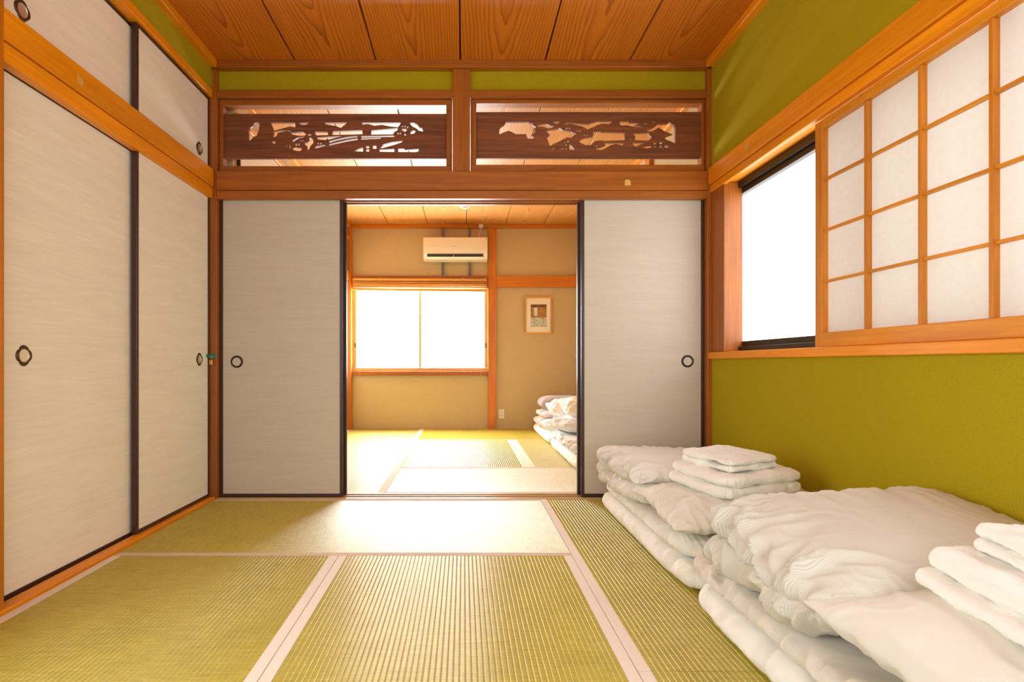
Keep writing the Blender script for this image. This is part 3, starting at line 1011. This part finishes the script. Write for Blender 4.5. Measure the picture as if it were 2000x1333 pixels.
def gathers(seed, west=0.0, east=0.0, south=0.0, north=0.0, fy=26, fx=26, reach=0.22, crumple=0.004, cf=9, sx=0.7, sy=0.5):
    """puckers that run in from the seams plus soft crumples"""
    def fn(Q, U, V, s):
        x, y, z = Q[:, 0], Q[:, 1], Q[:, 2]
        warp_ = perlin(np.stack([x * 5, y * 5, z * 5], 1), seed + 9) * 0.35
        r = np.zeros(len(Q))
        ny = 1.2 * ridge(perlin(np.stack([x * 6.0 + warp_, y * fy + warp_ * 5.0 + z * 8, z * 9], 1), seed + 1))
        ny2 = 1.2 * ridge(perlin(np.stack([x * 5.0, y * fy * 0.5 + warp_ * 4 - z * 10, z * 7], 1), seed + 2))
        nx = 1.2 * ridge(perlin(np.stack([x * fx + warp_ * 2.2, y * 3.0 + warp_, z * 5], 1), seed + 3))
        dW, dE = (x + sx / 2), (sx / 2 - x)
        dS, dN = (y + sy / 2), (sy / 2 - y)
        lng = reach * (0.7 + 0.7 * perlin(np.stack([x * 0, y * 9, z * 0], 1), seed + 4))
        lng = np.clip(lng, 0.05, None)
        for amp, dd, nn in ((west, dW, ny), (east, dE, ny)):
            if amp: r += amp * (nn * 0.55 + ny2 * 0.75 - 0.5) * np.exp(-np.clip(dd, 0, None) / lng)
        for amp, dd, nn in ((south, dS, nx), (north, dN, nx)):
            if amp: r += amp * (nn - 0.45) * np.exp(-np.clip(dd, 0, None) / reach)
        r += crumple * (perlin(Q * cf, seed + 5) + 0.5 * perlin(Q * cf * 2.3, seed + 6))
        return r
    return fn


def cloth(name, v, f, mat, parent=None, uv=None):
    return mesh_obj(name, v, f, mat, parent, True, LAST_UV[0] if uv is None else uv)


# ---- bedding along the right wall of the near room
def mattress(cx, cy, z0, sx, sy, h, seed, label, group, mat, name='mattress', amp=0.012, bulge=0.012):
    ga = gathers(seed, amp, 0, amp * 0.6, amp * 0.6, 30, 30, 0.10, 0.004, 8, sx, sy)

    def disp(Q, U, V, s):
        lob = np.abs(np.sin((Q[:, 1] / sy + 0.13) * math.pi * 4.2 + 0.4 * perlin(Q * 3, seed + 40)))
        edge = np.exp(-np.clip(Q[:, 0] + sx / 2, 0, None) / 0.12)
        r = ga(Q, U, V, s) + bulge * (np.sqrt(lob) - 0.7) * edge
        return r if s > 0 else r * 0.35
    v, f = puff(sx, sy, h * 0.56, h * 0.44, 13, 2.0, (110, 150), 0.0, disp, rnd=0.2)
    v[:, 2] = np.maximum(v[:, 2], -h * 0.44)
    v = place(v, cx, cy, z0 + h * 0.44)
    o = cloth(name, v, f, mat)
    return tag(o, label, 'futon' if name == 'mattress' else 'bed pad', group)


G1, G2 = 'bedding by the right wall', 'bedding of the back room'
# far set
mattress(1.095, 2.475, 0.001, 0.68, 1.25, 0.088, 3, 'white futon mattress under the far bedding, against the partition door', 'futon mattresses', F_MATT)
mattress(1.10, 2.48, 0.094, 0.66, 1.14, 0.062, 13, 'pale folded bed pad between the far mattress and the pillow with towels', 'bed pads', F_DUVET0, 'bed_pad', 0.016, 0.004)
# near set
mattress(1.090, 1.255, 0.001, 0.70, 1.14, 0.088, 23, 'white futon mattress under the nearest bedding at lower right', 'futon mattresses', F_MATT)
mattress(1.105, 1.30, 0.094, 0.70, 1.16, 0.066, 33, 'beige striped bed pad under the big folded duvet', 'bed pads', F_PAD, 'bed_pad', 0.022, 0.004)


def duvet(name, layers, label, group, mat):
    t = None
    vs_all = []
    for (cx, cy, cz, sx, sy, top, bot, p, seed, west, extra, rot, tilt, roll, warp) in layers:
        ga = gathers(seed, west, west * 0.2, west * 0.12, west * 0.3, 24, 20, 0.11, extra, 5, sx, sy)
        v, f = puff(sx, sy, top, bot, p, 2.0, (150, 140), 0.0, ga, warp, rnd=0.12)
        vs_all.append((place(v, cx, cy, cz, rot, tilt, roll), f, LAST_UV[0]))
    lo = vs_all[0][0].min(0)
    t = thing(name, (layers[0][0], layers[0][1], float(lo[2])), label, 'duvet', group)
    for v, f, u in vs_all:
        cloth('folded_layer', v, f, mat, t, u)
    return t


duvet('duvet', [
    (1.095, 2.735, 0.209, 0.70, 0.68, 0.050, 0.042, 8, 51, 0.042, 0.004, 0.0, 0.0, 0.0, None),
    (1.090, 2.735, 0.284, 0.69, 0.66, 0.058, 0.045, 6, 57, 0.046, 0.004, 0.02, 0.0, -0.03, None)],
    'cream folded duvet at the back of the far bedding, against the partition door', 'folded duvets', F_DUVET0)
duvet('duvet', [
    (1.105, 1.450, 0.231, 0.70, 0.52, 0.055, 0.055, 8, 61, 0.046, 0.004, 0.0, 0.0, 0.0, None),
    (1.110, 1.430, 0.318, 0.70, 0.56, 0.078, 0.050, 4.5, 67, 0.044, 0.004, 0.0, 0.13, 0.06, None)],
    'big beige striped folded duvet on the nearest bedding', 'folded duvets', F_DUVET)


def pillow(cx, cy, cz, sx, sy, top, bot, rot, tilt, roll, seed, label, group, mat, west=0.018):
    ga = gathers(seed, west, west * 0.6, 0.007, 0.007, 20, 16, 0.20, 0.005, 7, sx, sy)
    v, f = puff(sx, sy, top, bot, 2.6, 1.7, (130, 100), 0.075, ga, rnd=0.0)
    v = place(v, cx, cy, cz, rot, tilt, roll)
    return tag(cloth('pillow', v, f, mat), label, 'pillow', group)


pillow(1.085, 2.145, 0.230, 0.71, 0.46, 0.076, 0.066, 0.02, 0.08, 0.0, 71, 'ivory pillow of the far bedding with two folded towels on it', 'pillows', F_PILLOW)
pillow(1.110, 0.948, 0.256, 0.74, 0.50, 0.080, 0.080, 0.0, 0.10, 0.02, 81, 'ivory pillow of the nearest bedding, lying against the big duvet', 'pillows', F_PILLOW, 0.008)


def towel(name, layers, label, cat, seed):
    """folded terry towel: stacked folds, each a rounded layer"""
    vs_all = []
    for (cx, cy, cz, sx, sy, h, rot, tilt, roll, k) in layers:
        def disp(Q, U, V, s, k=k):
            r = 0.007 * perlin(Q * 9, seed + k) + 0.005 * perlin(Q * 22, seed + k + 1) + 0.0022 * perlin(Q * 90, seed + k + 2) + 0.0012 * perlin(Q * 220, seed + k + 3)
            return r
        v, f = puff(sx, sy, h / 2, h / 2, 13, 2.0, (120, 110), 0.0, disp, rnd=0.2)
        vs_all.append((place(v, cx, cy, cz, rot, tilt, roll), f, LAST_UV[0]))
    t = thing(name, (layers[0][0], layers[0][1], float(vs_all[0][0][:, 2].min())), label, cat, 'folded white towels')
    for v, f, u in vs_all:
        cloth('fold', v, f, F_TERRY, t, u)
    return t


R1_ = math.radians(20)
towel('bath_towel', [(1.075, 2.19, 0.324, 0.40, 0.33, 0.044, R1_, 0.05, 0.0, 0), (1.08, 2.19, 0.366, 0.39, 0.32, 0.044, R1_, 0.05, 0.0, 7)],
      'white bath towel folded on the far pillow, under a smaller towel', 'towel', 91)
towel('hand_towel', [(1.06, 2.20, 0.401, 0.28, 0.25, 0.027, R1_ + 0.08, 0.05, 0.0, 0), (1.06, 2.20, 0.426, 0.28, 0.25, 0.026, R1_ + 0.08, 0.05, 0.0, 5)],
      'small white hand towel folded on top of the far bath towel', 'towel', 103)
R2_ = math.radians(-6)
towel('bath_towel', [(1.10, 0.97, 0.346, 0.38, 0.34, 0.042, R2_, 0.04, 0.0, 0), (1.115, 0.97, 0.386, 0.36, 0.34, 0.042, R2_, 0.04, 0.0, 7)],
      'white bath towel folded on the nearest pillow at the right edge', 'towel', 111)
towel('hand_towel', [(1.15, 0.985, 0.421, 0.28, 0.26, 0.029, R2_ - 0.04, 0.04, 0.0, 0), (1.155, 0.985, 0.448, 0.28, 0.26, 0.028, R2_ - 0.04, 0.04, 0.0, 5)],
      'small white hand towel on top of the nearest bath towel', 'towel', 123)

# ---- bedding of the back room
mattress(1.13, 5.93, 0.001, 0.62, 1.22, 0.085, 133, 'cream futon mattress farthest back in the second room', 'back room mattresses', F_MATT)
mattress(1.13, 4.62, 0.001, 0.62, 1.34, 0.085, 143, 'white futon mattress by the doorway in the second room', 'back room mattresses', F_MATT)
mattress(1.14, 4.75, 0.087, 0.60, 1.10, 0.07, 153, 'blue-grey bed pad on the back room mattress by the doorway', 'back room bed pads', F_BLUE, 'bed_pad', 0.03, 0.01)
duvet('duvet', [
    (1.14, 6.13, 0.148, 0.62, 0.62, 0.05, 0.05, 4, 161, 0.03, 0.008, 0, 0, 0, None),
    (1.15, 6.12, 0.236, 0.60, 0.56, 0.05, 0.045, 3.5, 163, 0.03, 0.008, 0, 0, 0, None)],
    'mauve and cream folded duvet at the back of the second room', 'back room duvets', fabric('mauve_duvet_cotton', (0.70, 0.60, 0.58), (0.62, 0.53, 0.52), 'V', 0.05))
duvet('duvet', [
    (1.14, 5.60, 0.163, 0.60, 0.38, 0.07, 0.06, 4, 171, 0.035, 0.008, 0, 0, 0, None)],
    'blue-white rumpled duvet below the farther white pillow in the back room', 'back room duvets', F_BLUE)
duvet('duvet', [
    (1.15, 5.05, 0.236, 0.60, 0.50, 0.07, 0.06, 3.5, 173, 0.04, 0.01, 0, 0, 0, None)],
    'blue-white rumpled duvet below the white pillow nearer the doorway', 'back room duvets', F_BLUE)
bl = duvet('blanket', [(1.11, 6.16, 0.352, 0.52, 0.42, 0.078, 0.065, 5, 181, 0.01, 0.005, 0, 0, 0, None)],
           'grey-mauve folded blanket on top of the farthest bedding', None, F_GREYB)
bl['category'] = 'blanket'
pillow(1.16, 5.68, 0.330, 0.56, 0.40, 0.09, 0.08, 0, 0.15, 0, 191, 'white pillow leaning beside the grey blanket in the back room', 'back room pillows', F_WHITE, 0.03)
pillow(1.17, 5.05, 0.385, 0.50, 0.40, 0.09, 0.08, 0, 0.12, 0, 201, 'white pillow nearer the doorway in the back room', 'back room pillows', F_WHITE, 0.03)

# ------------------------------------------------------------------ air conditioner
Ya = 6.50
ac = thing('air_conditioner', (-0.094, 6.6, 2.02), 'white wall air conditioner above the back room window', 'air conditioner')
ax0, ax1 = (827 - 905) * Ya / F, (952 - 905) * Ya / F


def extrude_x(x0, x1, prof):
    n = len(prof)
    V = [(x0, y, z) for y, z in prof] + [(x1, y, z) for y, z in prof]
    Fc = [(i, (i + 1) % n, n + (i + 1) % n, n + i) for i in range(n)]
    Fc += [tuple(range(n))[::-1], tuple(range(n, 2 * n))]
    return V, Fc


body = [(6.655, 2.285), (6.49, 2.285), (6.475, 2.277), (6.470, 2.25), (6.468, 2.14), (6.478, 2.09), (6.52, 2.032), (6.56, 2.018), (6.655, 2.018)]
v, f = extrude_x(ax0, ax1, body)
mesh_obj('body', v, f, M_WHITE, ac)
v, f = extrude_x(ax0 + 0.012, ax1 - 0.03, [(6.469, 2.279), (6.462, 2.272), (6.460, 2.16), (6.464, 2.150), (6.469, 2.150)])
mesh_obj('front_panel', v, f, M_WHITE, ac)
v, f = extrude_x(ax0 + 0.045, ax1 - 0.05, [(6.4795, 2.086), (6.4745, 2.084), (6.497, 2.055), (6.505, 2.056)])
mesh_obj('air_outlet', v, f, plain('outlet_black', (0.012, 0.012, 0.014), 0.5), ac)
v, f = extrude_x(ax0 + 0.045, ax1 - 0.05, [(6.497, 2.0545), (6.488, 2.053), (6.518, 2.028), (6.522, 2.031)])
mesh_obj('louver', v, f, M_WHITE, ac)
box('louver_post', -0.118, -0.114, 6.478, 6.495, 2.055, 2.075, M_WHITE, ac)
v, f = join_vf([box_vf(-0.135 + k * 0.0085, -0.1295 + k * 0.0085, 6.4588, 6.4602, 2.166, 2.172) for k in range(6)])
tag(mesh_obj('maker_mark', v, f, plain('mark_grey', (0.35, 0.3, 0.28), 0.5), ac), 'tiny grey maker mark')
for px in (865, 917.5):
    x = (px - 905) * 6.66 / F
    t = thing('mounting_rail', (x, 6.665, 1.853), 'grey steel mounting rail behind the air conditioner, %s one' % ('left' if px < 900 else 'right'), 'rail', 'mounting rails')
    for dx in (-0.0145, 0.0095):
        box('flange', x + dx, x + dx + 0.005, 6.656, 6.6665, 1.853, 2.4295, M_GREY, t, 0.001)
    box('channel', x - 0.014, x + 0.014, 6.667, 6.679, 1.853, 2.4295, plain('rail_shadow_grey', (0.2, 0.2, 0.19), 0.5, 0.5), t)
cpx = (939.5 - 905) * 6.6 / F
so = thing('power_socket', (cpx, 6.61, 2.43), 'small white socket on the ceiling moulding with cord to the air conditioner', 'socket')
box('housing', cpx - 0.026, cpx + 0.026, 6.598, 6.6245, 2.425, 2.472, M_WHITE, so, 0.004)
v, f = tube_vf([(cpx, 6.605, 2.426), (cpx - 0.006, 6.60, 2.39), (cpx - 0.022, 6.60, 2.35), (cpx - 0.034, 6.61, 2.31), (cpx - 0.036, 6.62, 2.286)], 0.005, 8)
mesh_obj('cord', v, f, M_WHITE, so, True)

# ------------------------------------------------------------------ bamboo blind
bx0, bx1 = -1.33, 0.279
bl = thing('window_blind', ((bx0 + bx1) / 2, 6.59, 1.66), 'raised bamboo slat blind hanging at the top of the far window', 'blind')


def slat(name, zl, zr, h, y, m):
    v, f = box_vf(bx0, bx1, y - 0.012, y + 0.012, 0, h, 0.002)
    v = [(a, b_, c + zl + (zr - zl) * (a - bx0) / (bx1 - bx0)) for a, b_, c in v]
    return mesh_obj(name, v, f, m, bl)


slat('head_rail', 1.790, 1.783, 0.026, 6.60, W_BAMBOO)
for k in range(4):
    slat('bamboo_slat', 1.768 - k * 0.0195, 1.757 - k * 0.0200, 0.008, 6.60 + 0.004 * (k % 2), W_BAMBOO)
slat('bottom_rail', 1.672, 1.652, 0.024, 6.60, W_BAMBOO)
for x, zb in ((bx0 + 0.045, 1.0), (bx0 + 0.09, 0.62), (bx1 - 0.045, 0.95), (bx1 - 0.07, 0.60)):
    v, f = tube_vf([(x, 6.585, 1.80), (x, 6.585, 1.4), (x + 0.002, 6.585, zb)], 0.0016, 6)
    mesh_obj('pull_cord', v, f, W_PALE_Z, bl)
for x in (-1.31, -1.0, -0.62, -0.28, 0.0, 0.26):
    box('clip', x - 0.008, x + 0.008, 6.583, 6.5875, 1.783, 1.818, W_BAMBOO, bl, 0.001)

# ------------------------------------------------------------------ framed picture
fx0, fx1 = (1024 - 905) * 6.66 / F, (1078.5 - 905) * 6.66 / F
fz1, fz0 = EYE + (711 - 580) * 6.66 / F, EYE + (711 - 653) * 6.66 / F
pf = thing('framed_picture', ((fx0 + fx1) / 2, 6.665, fz0), 'small framed print in pale wood frame with white mat on the ochre wall', 'picture')
fw = 0.020
for a, b_, c, d, m in ((fx0, fx1, fz1 - fw, fz1, 'X'), (fx0, fx1, fz0, fz0 + fw, 'X'), (fx0, fx0 + fw, fz0 + fw + .0003, fz1 - fw - .0003, 'Z'), (fx1 - fw, fx1, fz0 + fw + .0003, fz1 - fw - .0003, 'Z')):
    box('frame_bar', a, b_, 6.652, 6.679, c, d, W_BAMBOO if m == 'X' else wood('frame_wood_z', (0.45, 0.22, 0.05), (0.68, 0.40, 0.12), 'Z'), pf, 0.002)
box('mat_board', fx0 + fw, fx1 - fw, 6.664, 6.668, fz0 + fw, fz1 - fw, plain('mat_white', (0.82, 0.78, 0.72), 0.7), pf)
qx0, qx1 = (1036.5 - 905) * 6.66 / F, (1067.5 - 905) * 6.66 / F
qz1, qz0 = EYE + (711 - 595) * 6.66 / F, EYE + (711 - 639) * 6.66 / F


def speck(name, c1, c2, sc):
    n = NB(name)
    n.base(n.ramp(n.noise(n.coords(), sc, 3, 0.7), [(0.35, c1), (0.65, c2)]))
    n.set(Roughness=0.7)
    return n.m


def qrect(name, u0, u1, w0, w1, y, m):
    box(name, qx0 + u0 * (qx1 - qx0), qx0 + u1 * (qx1 - qx0), y, y + 0.0006, qz0 + w0 * (qz1 - qz0), qz0 + w1 * (qz1 - qz0), m, pf)


qrect('print_ground', 0, 1, 0, 0.42, 6.6630, speck('print_teal', (0.25, 0.38, 0.40), (0.72, 0.74, 0.66), 60))
qrect('print_garden', 0, 1, 0.421, 1, 6.6630, speck('print_foliage', (0.12, 0.14, 0.05), (0.55, 0.28, 0.10), 70))
qrect('print_sky', 0.22, 0.42, 0.5, 0.86, 6.6622, speck('print_sky', (0.55, 0.65, 0.75), (0.75, 0.78, 0.8), 40))
qrect('print_eave', 0, 1, 0.87, 1, 6.6614, speck('print_brown', (0.10, 0.05, 0.02), (0.25, 0.12, 0.05), 60))
for u in (0.12, 0.64, 0.78):
    qrect('print_post', u, u + 0.06, 0.36, 0.87, 6.6614, speck('print_orange', (0.50, 0.14, 0.03), (0.65, 0.28, 0.07), 50))

# ------------------------------------------------------------------ small fittings
ox = (979.5 - 905) * 6.67 / F
oz = EYE - (809 - 711) * 6.67 / F
ot = thing('wall_outlet', (ox, 6.675, oz - 0.055), 'white wall outlet low on the ochre wall beside the post', 'outlet')
box('cover_plate', ox - 0.035, ox + 0.035, 6.672, 6.6798, oz - 0.057, oz + 0.057, M_WHITE, ot, 0.003)
for dz in (-0.026, 0.008):
    box('receptacle', ox - 0.014, ox + 0.014, 6.670, 6.6719, oz + dz, oz + dz + 0.020, plain('receptacle_white', (0.7, 0.68, 0.64), 0.4), ot, 0.001)
# smoke alarm on the back room ceiling
sx_, sy_ = 0.016, 5.85


def lathe(cx, cy, prof, n=32):
    V, Fc = [], []
    for r, z in prof:
        for k in range(n):
            a = 2 * math.pi * k / n
            V.append((cx + r * math.cos(a), cy + r * math.sin(a), z))
    for i in range(len(prof) - 1):
        for k in range(n):
            j = (k + 1) % n
            Fc.append((i * n + k, i * n + j, (i + 1) * n + j, (i + 1) * n + k))
    Fc.append(tuple(range(n)))
    Fc.append(tuple((len(prof) - 1) * n + k for k in range(n))[::-1])
    return V, Fc


sa = thing('smoke_alarm', (sx_, sy_, CZ2), 'round white smoke alarm on the back room ceiling', 'smoke alarm')
v, f = lathe(sx_, sy_, [(0.052, CZ2 - 0.0005), (0.052, CZ2 - 0.012), (0.044, CZ2 - 0.020)])
mesh_obj('base', v, f, M_WHITE, sa)
v, f = lathe(sx_, sy_, [(0.030, CZ2 - 0.0205), (0.030, CZ2 - 0.030), (0.018, CZ2 - 0.038), (0.006, CZ2 - 0.040)])
mesh_obj('sensor_dome', v, f, plain('alarm_grey', (0.6, 0.6, 0.6), 0.4), sa)

# padlock and hasp on the corner post
hz = 0.835
hp = thing('hasp', (-1.455, 3.2, hz), 'green metal hasp on the corner post beside the closet door', 'hasp')
box('plate', -1.478, -1.441, 3.2085, 3.2115, hz - 0.011, hz + 0.013, M_GREENM, hp, 0.001)
box('strap', -1.479, -1.4775, 3.170, 3.2085, hz - 0.009, hz + 0.011, M_GREENM, hp, 0.0005)
v, f = tube_vf([(-1.4415 - 0.006, 3.2075, hz - 0.011), (-1.4475, 3.2075, hz + 0.013)], 0.0035, 8)
mesh_obj('hinge_pin', v, f, M_GREENM, hp)
pk = thing('padlock', (-1.466, 3.195, hz - 0.052), 'small brass padlock hanging from the green hasp', 'padlock')
box('body', -1.4765, -1.4565, 3.190, 3.203, hz - 0.052, hz - 0.021, M_BRASS, pk, 0.003)
arc = [(-1.4725, 3.197, hz - 0.020)] + [(-1.4665 + 0.006 * math.cos(a), 3.197, hz - 0.004 + 0.006 * math.sin(a)) for a in np.linspace(math.pi, 0, 9)] + [(-1.4605, 3.197, hz - 0.020)]
v, f = tube_vf(arc, 0.0018, 8)
mesh_obj('shackle', v, f, M_CHROME, pk, True)


# pale patches left on the beams
def patch(pts, dirn, at, label):
    """thin irregular chip of pale wood"""
    n = len(pts)
    if dirn == 'x':
        V = [(at, a, b_) for a, b_ in pts] + [(at + (0.0012 if at < 0 else -0.0012), a, b_) for a, b_ in pts]
    else:
        V = [(a, at, b_) for a, b_ in pts] + [(a, at - 0.0012, b_) for a, b_ in pts]
    Fc = [(i, (i + 1) % n, n + (i + 1) % n, n + i) for i in range(n)] + [tuple(range(n)), tuple(range(n, 2 * n))[::-1]]
    o = mesh_obj('wood_patch', V, Fc, M_PATCH)
    return tag(o, label, 'patch', 'pale patches on the beams')


y_, z_ = 1.455 * F / (905 - 157), 1.868
patch([(y_ - 0.016, z_ - 0.012), (y_ + 0.004, z_ - 0.020), (y_ + 0.017, z_ - 0.008), (y_ + 0.014, z_ + 0.010), (y_ - 0.004, z_ + 0.012), (y_ - 0.015, z_ + 0.022)], 'x', -1.4558, 'pale chipped patch on the left beam above the closet doors')
x_, z_ = (1226 - 905) * 3.2 / F, 1.845
patch([(x_ - 0.018, z_ - 0.016), (x_ + 0.016, z_ - 0.016), (x_ + 0.018, z_ + 0.004), (x_ + 0.008, z_ + 0.018), (x_ - 0.016, z_ + 0.016)], 'y', 3.1998, 'pale square patch on the lintel above the right partition door')
y_, z_ = 1.425 * F / (1458 - 905), 1.888
patch([(y_ - 0.016, z_ - 0.018), (y_ + 0.016, z_ - 0.014), (y_ + 0.015, z_ + 0.016), (y_ - 0.004, z_ + 0.012), (y_ - 0.015, z_ + 0.018)], 'x', 1.4248, 'pale square patch on the beam above the frosted window')

for o in bpy.data.objects:
    if '_w' in o:
        del o['_w']
